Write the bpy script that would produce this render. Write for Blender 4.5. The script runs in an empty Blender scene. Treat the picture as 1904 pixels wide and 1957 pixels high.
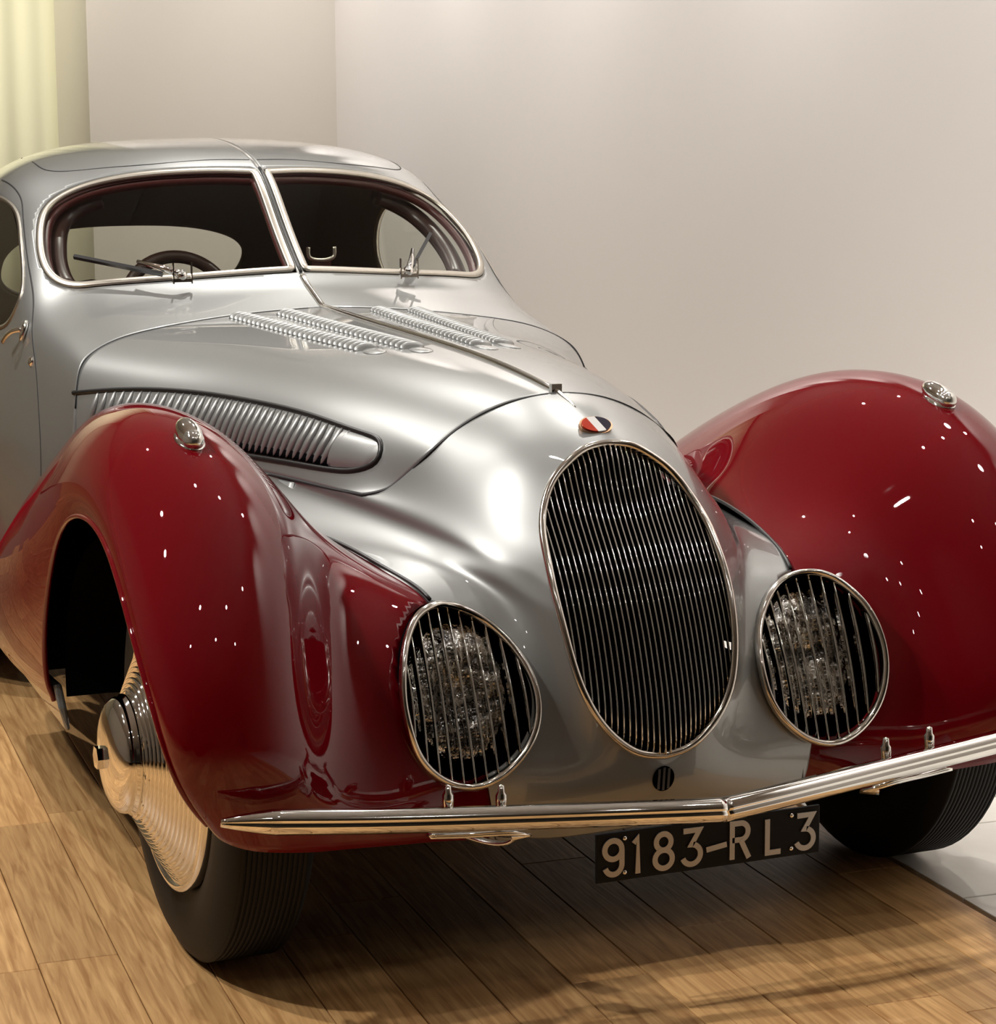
import bpy, bmesh, math, random
import numpy as np
from mathutils import Matrix, Vector
random.seed(7)
SC = bpy.context.scene
COL = SC.collection
# ------------------------------------------------------------------ camera
IMG_W, IMG_H, FOC = 1904.0, 1957.0, 4200.0
YAW, PITCH, ROLL = math.radians(23.0227), math.radians(8.6916), math.radians(-0.3647)
CAM = np.array([-1.63262, -3.42271, 1.29428])
_f = np.array([math.sin(YAW)*math.cos(PITCH), math.cos(YAW)*math.cos(PITCH), -math.sin(PITCH)])
_r = np.array([math.cos(YAW), -math.sin(YAW), 0.0]); _u = np.cross(_r, _f)
_r2 = math.cos(ROLL)*_r+math.sin(ROLL)*_u; _u2 = -math.sin(ROLL)*_r+math.cos(ROLL)*_u
cd = bpy.data.cameras.new('camera'); cam = bpy.data.objects.new('camera', cd); COL.objects.link(cam)
cd.sensor_fit = 'HORIZONTAL'; cd.sensor_width = 36.0; cd.lens = FOC/IMG_W*36.0; cd.clip_start = 0.05; cd.clip_end = 60
cam.matrix_world = Matrix([[_r2[i], _u2[i], -_f[i], CAM[i]] for i in range(3)]+[[0, 0, 0, 1]])
SC.camera = cam
# ------------------------------------------------------------------ world, exposure, lamps
w = bpy.data.worlds.new('World'); SC.world = w; w.use_nodes = True
w.node_tree.nodes['Background'].inputs[0].default_value = (0.9, 0.86, 0.8, 1)
w.node_tree.nodes['Background'].inputs[1].default_value = 0.05
SC.view_settings.view_transform = 'Standard'; SC.view_settings.look = 'None'
SC.view_settings.gamma = 1.0; SC.view_settings.exposure = 0.0; SC.view_settings.use_curve_mapping = False
SC.cycles.max_bounces = 10; SC.cycles.glossy_bounces = 6; SC.cycles.transparent_max_bounces = 12
SC.cycles.caustics_reflective = False; SC.cycles.caustics_refractive = False
SC.cycles.sample_clamp_indirect = 6.0
def spot(loc, target, power, size=75, radius=0.07, col=(1.0, 0.955, 0.905), blend=0.6):
    l = bpy.data.lights.new('ceiling_or_added_spot', 'SPOT'); o = bpy.data.objects.new('ceiling_or_added_spot', l); COL.objects.link(o)
    l.energy = power*0.9; l.spot_size = math.radians(size); l.spot_blend = blend; l.shadow_soft_size = radius; l.color = col
    o.location = loc
    o.rotation_euler = (Vector(target)-Vector(loc)).to_track_quat('-Z', 'Y').to_euler()
    return o
# rails of track spotlights under the ceiling, over and around the car
for (loc, tgt, pw, rad) in [
    ((-1.7, 2.9, 3.9), (-0.7, -0.3, 0.1), 250, .025), ((0.3, 3.2, 3.9), (0.1, -0.7, 0.1), 200, .025), ((1.3, 2.6, 3.9), (0.5, -0.6, 0.1), 190, .025),
    ((-2.6, 0.8, 3.9), (-0.8, 0.5, 0.3), 320, .05), ((-3.0, 0.1, 3.9), (-0.6, 0.3, 0.6), 300, .06), ((-1.5, -2.2, 3.9), (-0.2, 0.4, 0.9), 18, .05),
    ((0.2, -2.6, 3.9), (0.1, 0.4, 0.9), 14, .05), ((1.5, -2.0, 3.9), (0.5, 0.5, 0.9), 14, .05), ((2.0, 0.5, 3.9), (0.7, 0.6, 0.5), 110, .05),
    ((-0.6, -3.6, 3.9), (0.0, 0.7, 1.0), 9, .05), ((1.0, -4.0, 3.9), (0.2, 0.7, 1.0), 9, .05), ((-2.4, -3.2, 3.9), (-0.3, 0.7, 1.0), 9, .05),
    ((-0.5, 0.6, 3.9), (-0.4, 0.9, 0.8), 16, .05), ((0.6, 0.4, 3.9), (0.4, 0.9, 0.8), 14, .05)]:
    spot(loc, tgt, pw, radius=rad)
# added washers that brighten the walls; the last one lights the curtain
for (loc, tgt, pw) in [((1.40, 7.2, 4.1), (2.29, 7.0, 2.1), 320), ((1.40, 5.6, 4.1), (2.29, 5.6, 2.1), 385), ((1.40, 4.0, 4.1), (2.29, 4.0, 2.1), 385), ((1.40, 2.4, 4.1), (2.29, 2.4, 2.1), 385),
                       ((1.40, 0.8, 4.1), (2.29, 0.8, 2.1), 385), ((1.40, -0.8, 4.1), (2.29, -0.8, 2.1), 385), ((0.6, 6.6, 4.1), (1.2, 8.0, 2.1), 200), ((-0.9, 7.0, 3.9), (0.3, 9.6, 2.2), 470)]:
    spot(loc, tgt, pw, 85, 0.12, (1.0, 0.95, 0.915) if loc[0] > 0 else (1.0, 0.945, 0.74), 1.0)
# ------------------------------------------------------------------ materials
def mat(name, base, metallic=0.0, rough=0.5, coat=0.0, coat_rough=0.03, **kw):
    m = bpy.data.materials.new(name); m.use_nodes = True
    b = m.node_tree.nodes['Principled BSDF']
    b.inputs['Base Color'].default_value = (*base, 1); b.inputs['Metallic'].default_value = metallic
    b.inputs['Roughness'].default_value = rough; b.inputs['Coat Weight'].default_value = coat
    b.inputs['Coat Roughness'].default_value = coat_rough
    for k, v in kw.items(): b.inputs[k.replace('_', ' ')].default_value = v
    return m
def nodes(m): return m.node_tree.nodes, m.node_tree.links, m.node_tree.nodes['Principled BSDF']
def noise_color(m, c1, c2, scale, vec_scale=(1, 1, 1), detail=4, use_random=False, lo=.35, hi=.65, bump=0.0, coord='Object'):
    n, l, b = nodes(m)
    tc = n.new('ShaderNodeTexCoord'); mp = n.new('ShaderNodeMapping'); mp.inputs['Scale'].default_value = vec_scale
    nz = n.new('ShaderNodeTexNoise'); nz.inputs['Scale'].default_value = scale; nz.inputs['Detail'].default_value = detail
    l.new(tc.outputs[coord], mp.inputs['Vector']); l.new(mp.outputs[0], nz.inputs['Vector'])
    cr = n.new('ShaderNodeValToRGB'); cr.color_ramp.elements[0].position = lo; cr.color_ramp.elements[1].position = hi
    cr.color_ramp.elements[0].color = (*c1, 1); cr.color_ramp.elements[1].color = (*c2, 1)
    l.new(nz.outputs['Fac'], cr.inputs['Fac']); l.new(cr.outputs['Color'], b.inputs['Base Color'])
    if bump:
        bp = n.new('ShaderNodeBump'); bp.inputs['Strength'].default_value = bump; bp.inputs['Distance'].default_value = 0.002
        l.new(nz.outputs['Fac'], bp.inputs['Height']); l.new(bp.outputs['Normal'], b.inputs['Normal'])
    return nz, cr, mp
SILVER = mat('silver_paint', (0.275, 0.285, 0.28), metallic=0.6, rough=0.40, coat=1.0, coat_rough=0.015)
RED = mat('red_paint', (0.145, 0.002, 0.006), rough=0.6, coat=1.0, coat_rough=0.012, Specular_IOR_Level=0.0)
CHROME = mat('chrome', (0.86, 0.85, 0.82), metallic=1.0, rough=0.05)
NICKEL = mat('satin_nickel', (0.50, 0.465, 0.405), metallic=1.0, rough=0.36)
BRIGHT = mat('bright_trim', (0.80, 0.77, 0.72), metallic=1.0, rough=0.12)
BLACK = mat('black_void', (0.003, 0.003, 0.0035), rough=0.9, Specular_IOR_Level=0.0)
GAP = mat('panel_gap', (0.012, 0.012, 0.013), rough=0.6)
RUBBER = mat('tyre_rubber', (0.004, 0.0042, 0.0047), rough=0.6, Specular_IOR_Level=0.25)
SEAL = mat('rubber_seal', (0.01, 0.01, 0.01), rough=0.4)
LINING = mat('dark_cloth_lining', (0.20, 0.185, 0.185), rough=0.9)
LEATHER = mat('oxblood_leather', (0.07, 0.008, 0.008), rough=0.4)
BLADE = mat('wiper_black', (0.006, 0.006, 0.007), rough=0.35)
PLATE = mat('plate_black', (0.004, 0.004, 0.0045), rough=0.6, Specular_IOR_Level=0.2)
ALU = mat('plate_aluminium', (0.40, 0.39, 0.375), metallic=0.8, rough=0.42)
BRASS = mat('aged_brass', (0.45, 0.27, 0.16), metallic=1.0, rough=0.3)
ENR = mat('enamel_red', (0.55, 0.035, 0.01), rough=0.12, coat=1.0)
ENW = mat('enamel_white', (0.85, 0.84, 0.82), rough=0.2)
ENB = mat('enamel_blue', (0.008, 0.007, 0.03), rough=0.12, coat=1.0)
WHEELWOOD = mat('steering_wheel_brown', (0.03, 0.014, 0.010), rough=0.35)
def glass_mat(name, tint=(0.9, 0.93, 0.9), refl=0.04):
    m = bpy.data.materials.new(name); m.use_nodes = True; n = m.node_tree.nodes; l = m.node_tree.links
    n.remove(n['Principled BSDF']); out = n['Material Output']
    tr = n.new('ShaderNodeBsdfTransparent'); tr.inputs['Color'].default_value = (*tint, 1)
    gl = n.new('ShaderNodeBsdfGlossy'); gl.inputs['Roughness'].default_value = 0.0
    lw = n.new('ShaderNodeLayerWeight'); lw.inputs['Blend'].default_value = 0.5
    pw = n.new('ShaderNodeMath'); pw.operation = 'POWER'; l.new(lw.outputs['Facing'], pw.inputs[0]); pw.inputs[1].default_value = 5.0
    fr = n.new('ShaderNodeMath'); fr.operation = 'MULTIPLY_ADD'; l.new(pw.outputs[0], fr.inputs[0]); fr.inputs[1].default_value = 0.9; fr.inputs[2].default_value = refl
    mx = n.new('ShaderNodeMixShader'); l.new(fr.outputs[0], mx.inputs[0]); l.new(tr.outputs[0], mx.inputs[1]); l.new(gl.outputs[0], mx.inputs[2])
    l.new(mx.outputs[0], out.inputs['Surface']); return m
GLASS = glass_mat('window_glass', (0.93, 0.95, 0.91), 0.03)
LENS = mat('lamp_lens', (0.75, 0.76, 0.74), metallic=1.0, rough=0.12)
noise_color(LENS, (0.25, 0.25, 0.25), (0.95, 0.95, 0.92), 26, detail=4, lo=.42, hi=.58, bump=1.0)
[n_ for n_ in LENS.node_tree.nodes if n_.type == 'BUMP'][0].inputs['Distance'].default_value = 0.012
WOOD = mat('oak_planks', (0.42, 0.26, 0.12), rough=0.42)
def wood_setup():
    n, l, b = nodes(WOOD)
    nz, cr, mp = noise_color(WOOD, (0.40, 0.20, 0.070), (0.74, 0.45, 0.19), 5.0, (17, 1.0, 1), 8, lo=.30, hi=.70, bump=0.3)
    nz.inputs['Distortion'].default_value = 0.8
    oi = n.new('ShaderNodeObjectInfo'); ad = n.new('ShaderNodeVectorMath'); ad.operation = 'ADD'
    sc_ = n.new('ShaderNodeVectorMath'); sc_.operation = 'SCALE'; sc_.inputs['Scale'].default_value = 40
    cmb = n.new('ShaderNodeCombineXYZ'); l.new(oi.outputs['Random'], cmb.inputs[0]); l.new(oi.outputs['Random'], cmb.inputs[1])
    l.new(cmb.outputs[0], sc_.inputs[0])
    tc = [x for x in n if x.type == 'TEX_COORD'][0]
    l.new(tc.outputs['Object'], ad.inputs[0]); l.new(sc_.outputs[0], ad.inputs[1]); l.new(ad.outputs[0], mp.inputs['Vector'])
    hsv = n.new('ShaderNodeHueSaturation'); mr = n.new('ShaderNodeMapRange'); mr.inputs[3].default_value = 0.72; mr.inputs[4].default_value = 1.18
    l.new(oi.outputs['Random'], mr.inputs[0]); l.new(mr.outputs[0], hsv.inputs['Value']); l.new(cr.outputs['Color'], hsv.inputs['Color'])
    l.new(hsv.outputs['Color'], b.inputs['Base Color'])
wood_setup()
TILE = mat('stone_tile', (0.5, 0.48, 0.44), rough=0.4)
noise_color(TILE, (0.66, 0.63, 0.57), (0.76, 0.73, 0.67), 6, detail=5)
GROUT = mat('grout', (0.22, 0.20, 0.18), rough=0.8)
WALL = mat('wall_paint', (0.72, 0.69, 0.655), rough=0.75)
WALL2 = mat('wall_paint_warm', (0.66, 0.62, 0.56), rough=0.75)
CEIL = mat('ceiling_paint', (0.55, 0.54, 0.53), rough=0.8)
DARKWALL = mat('far_wall_paint', (0.10, 0.095, 0.09), rough=0.8)
CURTAIN = mat('yellow_curtain', (0.86, 0.84, 0.66), rough=0.8)
# ------------------------------------------------------------------ numpy geometry helpers
A = lambda *p: np.array(p, float)
def nspl(t, P, ts):
    t = np.asarray(t, float); P = np.asarray(P, float); n = len(t); h = np.diff(t)
    if n == 2: return P[0]+(P[1]-P[0])*((np.asarray(ts)-t[0])/h[0])[:, None]
    M = np.zeros((n, n)); R = np.zeros((n,)+P.shape[1:]); M[0, 0] = M[-1, -1] = 1
    for i in range(1, n-1):
        M[i, i-1] = h[i-1]; M[i, i] = 2*(h[i-1]+h[i]); M[i, i+1] = h[i]
        R[i] = 6*((P[i+1]-P[i])/h[i]-(P[i]-P[i-1])/h[i-1])
    S = np.linalg.solve(M, R.reshape(n, -1)).reshape(R.shape)
    ts = np.asarray(ts, float); k = np.clip(np.searchsorted(t, ts)-1, 0, n-2)
    sh = (-1,)+(1,)*(P.ndim-1)
    hk = h[k].reshape(sh); a = (t[k+1]-ts).reshape(sh); b = (ts-t[k]).reshape(sh)
    return (S[k]*a**3+S[k+1]*b**3)/(6*hk)+(P[k]/hk-S[k]*hk/6)*a+(P[k+1]/hk-S[k+1]*hk/6)*b
def chord(P, e=0.8):
    d = np.linalg.norm(np.diff(P, axis=0), axis=1)**e
    return np.concatenate([[0], np.cumsum(d)])
def curve(P, n, closed=False):
    P = np.asarray(P, float)
    if closed:
        Q = np.concatenate([P[-4:], P, P[:5]]); t = chord(Q); ts = np.linspace(t[4], t[4+len(P)], n, endpoint=False)
        return nspl(t, Q, ts)
    t = chord(P); return nspl(t, P, np.linspace(0, t[-1], n))
def even(P, n, closed=False):
    Q = np.concatenate([P, P[:1]]) if closed else P
    d = np.concatenate([[0], np.cumsum(np.linalg.norm(np.diff(Q, axis=0), axis=1))])
    s = np.linspace(0, d[-1], n, endpoint=not closed)
    return np.stack([np.interp(s, d, Q[:, k]) for k in range(Q.shape[1])], 1)
def loft(rows, nu, nv, smooth=0, symm=(False, False)):
    G = np.array(rows, float)                         # rows x cols x 3
    lo = hi = 0
    mir = np.array([-1, 1, 1.0])
    if symm[0]: G = np.concatenate([(G[:, 1:3]*mir)[:, ::-1], G], 1); lo = 2
    if symm[1]: G = np.concatenate([G, (G[:, -3:-1]*mir)[:, ::-1]], 1); hi = 2
    tc = np.mean([chord(r) for r in G], 0); tc0, tc1 = tc[lo], tc[len(tc)-1-hi]
    D = np.stack([nspl(tc, r, np.linspace(tc0, tc1, nv)) for r in G])
    tr = np.mean([chord(G[:, j]) for j in range(lo, G.shape[1]-hi)], 0)
    D = nspl(tr, D, np.linspace(0, tr[-1], nu))
    for _ in range(smooth):
        for ax in (0, 1):
            E = np.moveaxis(D, ax, 0); E2 = E.copy(); E2[1:-1] = (E[:-2]+2*E[1:-1]+E[2:])/4; D = np.moveaxis(E2, 0, ax)
    return np.ascontiguousarray(D)
def normals(G):
    du = np.gradient(G, axis=0); dv = np.gradient(G, axis=1); n = np.cross(du, dv)
    return n/np.maximum(np.linalg.norm(n, axis=2, keepdims=True), 1e-12)
class Surf:
    def __init__(s, G, out):                          # out: function(P)->rough outward vector
        s.G = G; s.N = normals(G); o = out(G)
        if np.mean(np.sum(s.N*o, 2)) < 0: s.N = -s.N; s.flip = True
        else: s.flip = False
        s.du = np.gradient(G, axis=0); s.dv = np.gradient(G, axis=1)
    def step(s, i, j, ax, q):                         # surface point whose 2-D projection ax is q, near vertex i,j
        a = s.du[i, j][list(ax)]; b = s.dv[i, j][list(ax)]; d = q-s.G[i, j][list(ax)]
        J = np.stack([a, b], 1); det = np.linalg.det(J)
        if abs(det) < 1e-12: return s.G[i, j].copy()
        c = np.clip(np.linalg.solve(J, d), -1.5, 1.5); return s.G[i, j]+c[0]*s.du[i, j]+c[1]*s.dv[i, j]
    def at(s, ax, Q, iu=(0, 10**6), jv=(0, 10**6)):
        i0, i1 = iu[0], min(iu[1], s.G.shape[0]); j0, j1 = jv[0], min(jv[1], s.G.shape[1])
        sub = s.G[i0:i1, j0:j1][..., list(ax)]; P = []; N = []
        for q in np.asarray(Q, float):
            k = np.argmin(np.sum((sub-q)**2, 2)); i, j = np.unravel_index(k, sub.shape[:2]); i += i0; j += j0
            P.append(s.step(i, j, ax, q)); N.append(s.N[i, j])
        return np.array(P), np.array(N)
    def mesh(s, holes=()):                            # holes: (ax, polygon, valid mask or None)
        n, m = s.G.shape[:2]; V = s.G.copy(); keep = np.ones((n-1, m-1), bool)
        for ax, poly, mask in holes:
            C = (s.G[:-1, :-1]+s.G[1:, :-1]+s.G[:-1, 1:]+s.G[1:, 1:])/4
            ins = inside(C[..., list(ax)], poly)
            if mask is not None: ins &= mask(C)
            vi = np.zeros((n, m), bool); vo = np.zeros((n, m), bool)
            for di in (0, 1):
                for dj in (0, 1):
                    vi[di:n-1+di, dj:m-1+dj] |= ins; vo[di:n-1+di, dj:m-1+dj] |= (~ins & keep)
            for i, j in zip(*np.where(vi & vo)):
                V[i, j] = s.step(i, j, ax, nearest(poly, s.G[i, j][list(ax)]))
            keep &= ~ins
        idx = np.arange(n*m).reshape(n, m); F = []
        for i, j in zip(*np.where(keep)):
            f = (idx[i, j], idx[i+1, j], idx[i+1, j+1], idx[i, j+1]); F.append(f[::-1] if s.flip else f)
        return V.reshape(-1, 3), F
def inside(P, poly):
    x, y = P[..., 0], P[..., 1]; r = np.zeros(x.shape, bool); q = np.asarray(poly)
    for a, b in zip(q, np.roll(q, -1, 0)):
        c = ((a[1] > y) != (b[1] > y)); t = (b[0]-a[0])*(y-a[1])/((b[1]-a[1]) if b[1] != a[1] else 1e-12)+a[0]
        r ^= c & (x < t)
    return r
def nearest(poly, p):
    q = np.asarray(poly); a = q; b = np.roll(q, -1, 0); d = b-a
    t = np.clip(np.sum((p-a)*d, 1)/np.maximum(np.sum(d*d, 1), 1e-15), 0, 1); c = a+t[:, None]*d
    return c[np.argmin(np.sum((c-p)**2, 1))]
# ------------------------------------------------------------------ object helpers
def tag(o, label=None, cat=None, group=None, kind=None):
    for k, v in (('label', label), ('category', cat), ('group', group), ('kind', kind)):
        if v: o[k] = v
    return o
def obj(name, V, F, m, parent=None, smooth=True, weld=0.0, recalc=False):
    me = bpy.data.meshes.new(name); me.from_pydata([tuple(map(float, v)) for v in V], [], [tuple(int(i) for i in f) for f in F])
    bm = bmesh.new(); bm.from_mesh(me)
    if weld: bmesh.ops.remove_doubles(bm, verts=bm.verts, dist=weld)
    loose = [v for v in bm.verts if not v.link_faces]
    if loose: bmesh.ops.delete(bm, geom=loose, context='VERTS')
    if recalc: bmesh.ops.recalc_face_normals(bm, faces=bm.faces)
    for f in bm.faces: f.smooth = smooth
    bm.to_mesh(me); bm.free()
    for mm in (m if isinstance(m, (list, tuple)) else [m]): me.materials.append(mm)
    o = bpy.data.objects.new(name, me); COL.objects.link(o)
    if parent is not None: o.parent = parent
    return o
def inst(name, me, parent, M=None):
    o = bpy.data.objects.new(name, me); COL.objects.link(o); o.parent = parent
    if M is not None: o.matrix_local = M
    return o
def solidify(o, t, inner=0, offset=-1.0):
    md = o.modifiers.new('thickness', 'SOLIDIFY'); md.thickness = t; md.offset = offset; md.material_offset = inner
    md.use_even_offset = False; return o
def mirror(V, F): return np.asarray(V)*[-1, 1, 1], [f[::-1] for f in F]
def join(*parts):
    V = []; F = []; k = 0
    for v, f in parts:
        V.append(np.asarray(v, float)); F += [tuple(i+k for i in g) for g in f]; k += len(v)
    return np.concatenate(V), F
def grid_faces(n, m, cu=False, cv=False):
    F = []
    for i in range(n if cu else n-1):
        for j in range(m if cv else m-1):
            a, b = i, (i+1) % n; c, d = j, (j+1) % m; F.append((a*m+c, b*m+c, b*m+d, a*m+d))
    return F
def sweep(path, nrm, prof, closed=False, scale=None, caps=True):
    P = np.asarray(path, float); N = np.asarray(nrm, float)
    T = (np.roll(P, -1, 0)-np.roll(P, 1, 0)) if closed else np.gradient(P, axis=0)
    T /= np.maximum(np.linalg.norm(T, axis=1, keepdims=True), 1e-12)
    B = np.cross(T, N); B /= np.maximum(np.linalg.norm(B, axis=1, keepdims=True), 1e-12); N2 = np.cross(B, T)
    pr = np.asarray(prof, float); s = np.ones(len(P)) if scale is None else np.asarray(scale)
    V = P[:, None]+s[:, None, None]*(pr[None, :, :1]*B[:, None]+pr[None, :, 1:]*N2[:, None])
    n, m = V.shape[:2]; F = grid_faces(n, m, closed, True)
    if caps and not closed: F += [tuple(range(m)), tuple(range((n-1)*m, n*m))[::-1]]
    return V.reshape(-1, 3), F
def circ(r, n=10, ry=None): return [(r*math.cos(2*math.pi*k/n), (ry or r)*math.sin(2*math.pi*k/n)) for k in range(n)]
def tube(path, r, closed=False, n=10, scale=None, up=(0.123, 0.2, 1)):
    P = np.asarray(path, float); return sweep(P, np.tile(np.array(up, float), (len(P), 1)), circ(r, n), closed, scale)
def box(c, s, bev=0.0):
    c = np.array(c, float); h = np.array(s, float)/2
    V = [c+h*np.array(k) for k in [(-1, -1, -1), (1, -1, -1), (1, 1, -1), (-1, 1, -1), (-1, -1, 1), (1, -1, 1), (1, 1, 1), (-1, 1, 1)]]
    return np.array(V), [(0, 3, 2, 1), (4, 5, 6, 7), (0, 1, 5, 4), (1, 2, 6, 5), (2, 3, 7, 6), (3, 0, 4, 7)]
def bevel(o, wd, seg=2):
    md = o.modifiers.new('bevel', 'BEVEL'); md.width = wd; md.segments = seg; md.limit_method = 'ANGLE'; return o
def lathe(prof, n=48, axis='x', sgn=1):               # prof: (offset along axis, radius)
    P = np.array(prof, float); a = np.linspace(0, 2*math.pi, n, endpoint=False); V = []
    for t in a: V.append(np.stack([sgn*P[:, 0], P[:, 1]*np.cos(t), P[:, 1]*np.sin(t)], 1))
    return np.array(V).reshape(-1, 3), grid_faces(n, len(P), True, False)
def ellipsoid(c, r, nu=16, nv=10):
    V = []; c = np.array(c, float)
    for i in range(nv+1):
        p = math.pi*i/nv
        for j in range(nu):
            t = 2*math.pi*j/nu; V.append(c+np.array(r)*[math.sin(p)*math.cos(t), math.sin(p)*math.sin(t), math.cos(p)])
    return np.array(V), grid_faces(nv+1, nu, False, True)
def frame(loc, z, xdir):
    z = Vector(z).normalized(); x = Vector(xdir); x = (x-z*x.dot(z)).normalized(); y = z.cross(x)
    return Matrix([[x[i], y[i], z[i], loc[i]] for i in range(3)]+[[0, 0, 0, 1]])
def empty(name, loc=(0, 0, 0)):
    o = bpy.data.objects.new(name, None); COL.objects.link(o); o.location = loc; return o
# ------------------------------------------------------------------ room
FLOOR_A = -math.radians(4.0)
CA, SA = math.cos(FLOOR_A), math.sin(FLOOR_A)
EDGE = 0.632
floor = obj('floor', *box((-1.5, 0.0, -0.06), (9.8, 20.0, 0.08)), GROUT, smooth=False); tag(floor, kind='structure')
def floor_piece(name, x0, x1, y0, y1, th, m):
    V, F = box((0, 0, -th/2), (x1-x0, y1-y0, th)); o = obj(name, V, F, m, floor, smooth=False)
    cx, cy = (x0+x1)/2, (y0+y1)/2
    o.location = (CA*cx-SA*cy, SA*cx+CA*cy, 0); o.rotation_euler = (0, 0, FLOOR_A); bevel(o, 0.0012, 1); return o
PW = 0.134
k = 0; x1 = EDGE
while x1 > -2.1:
    y = -2.4-random.random()*1.2
    while y < 5.0:
        L = random.uniform(0.7, 1.5); floor_piece('plank', x1-PW+0.0009, x1-0.0009, y+0.0009, y+L-0.0009, 0.0198, WOOD); y += L
    x1 -= PW
o = obj('plank_field', *box((-4.0, 0, -0.014), (4.9, 20, 0.02)), WOOD, floor, smooth=False); tag(o, kind='stuff')
o = obj('plank_field', *box((-1.0, -6.0, -0.014), (6, 8.0, 0.02)), WOOD, floor, smooth=False); tag(o, kind='stuff')
for i in range(5):
    for j in range(-9, 16):
        x0 = EDGE+0.012+i*0.41; y0 = -0.19+j*0.395+(0.12 if i % 2 else 0)
        floor_piece('floor_tile', x0, x0+0.406, y0, y0+0.391, 0.018, TILE)
CX, CY = 2.29, 8.0
def wall(name, c, s, m): return tag(obj(name, *box(c, s), m, smooth=False), kind='structure')
wall('wall_right', (CX+0.1, 0, 2.05), (0.2, 16.4, 4.3), WALL)
wall('wall_back', ((CX+0.945)/2+0.1, CY+0.39, 2.05), (CX-0.945+0.2, 0.78, 4.3), WALL2)
wall('wall_far', (-2.0, 10.1, 2.05), (9, 0.2, 4.3), CURTAIN)
wall('wall_left', (-6.1, 0, 2.05), (0.2, 20.4, 4.3), WALL2)
wall('wall_front', (-1.8, -9.0, 2.05), (9, 0.2, 4.3), DARKWALL)
wall('ceiling', (-1.9, 0.5, 4.3), (9, 20, 0.2), CEIL)
# folds of the pale yellow drapery in the opening
u = np.linspace(0, 1, 220); cx = -1.2+2.6*u
cy = 9.6+0.008*np.sin(u*2.6*2*math.pi/0.17)+0.010*np.sin(u*2.6*2*math.pi/0.43+1)
P = np.stack([np.stack([cx, cy, np.full_like(cx, z)], 1) for z in (0.0, 1.5, 4.1)])
o = obj('curtain', P.reshape(-1, 3), grid_faces(3, 220), CURTAIN); solidify(o, 0.01)
tag(o, 'pale yellow pleated curtain in the bright opening behind the car roof', 'curtain')
# ------------------------------------------------------------------ car
car = empty('car', (0, 0, 0))
tag(car, 'vintage silver teardrop coupe with dark red pontoon fenders and oval grille', 'car')
mirx = np.array([-1, 1, 1.0])
def both(fn):
    for s in (1, -1): fn(s)
def half(V, F, s): return (V, F) if s > 0 else mirror(V, F)
# --- grille rim (right half, top centre to bottom centre)
RIM = A((0, -.062, .842), (.043, -.066, .836), (.077, -.074, .818), (.103, -.081, .798), (.125, -.092, .772), (.143, -.110, .739), (.154, -.133, .707),
        (.159, -.164, .666), (.161, -.192, .623), (.159, -.216, .578), (.154, -.236, .531), (.145, -.252, .484), (.132, -.263, .446), (.110, -.270, .408),
        (.081, -.274, .377), (.045, -.276, .354), (0, -.276, .345))
RIMT = chord(RIM); 
def rimp(i): return RIM[i]
# --- nose panel: rows from the grille rim outwards, columns from top centre to bottom centre
cols = [
 [(0, -.062, .842), (0, -.018, .862), (0, .055, .888), (0, .140, .911)],
 [(.077, -.074, .818), (.083, -.024, .844), (.088, .055, .874), (.092, .143, .899)],
 [(.125, -.092, .772), (.146, -.030, .808), (.160, .060, .840), (.175, .152, .864)],
 [(.148, -.120, .725), (.182, -.052, .756), (.212, .050, .788), (.245, .163, .808)],
 [(.158, -.158, .676), (.199, -.094, .700), (.246, .020, .725), (.305, .225, .738)],
 [(.160, -.174, .650), (.200, -.118, .672), (.257, .000, .700), (.338, .280, .727)],
 [(.161, -.192, .623), (.198, -.142, .640), (.262, -.020, .676), (.437, .750, .722)],
 [(.160, -.204, .602), (.195, -.160, .614), (.262, -.050, .655), (.456, .520, .664)],
 [(.159, -.216, .578), (.190, -.176, .588), (.254, -.085, .626), (.398, .100, .642)],
 [(.154, -.236, .531), (.180, -.205, .532), (.236, -.160, .565), (.347, -.108, .595)],
 [(.145, -.252, .484), (.172, -.228, .476), (.226, -.214, .474), (.330, -.190, .485)],
 [(.125, -.266, .435), (.162, -.246, .416), (.222, -.240, .400), (.320, -.225, .385)],
 [(.081, -.274, .377), (.125, -.264, .346), (.200, -.256, .320), (.300, -.245, .310)],
 [(.045, -.276, .354), (.066, -.272, .318), (.120, -.262, .275), (.270, -.240, .230)],
 [(0, -.276, .345), (0, -.276, .312), (0, -.268, .272), (0, -.252, .222)]]
NOSE = Surf(loft(np.array(cols).transpose(1, 0, 2), 46, 150, 12, (True, True)), lambda G: G-A(0, .25, .6))
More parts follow.
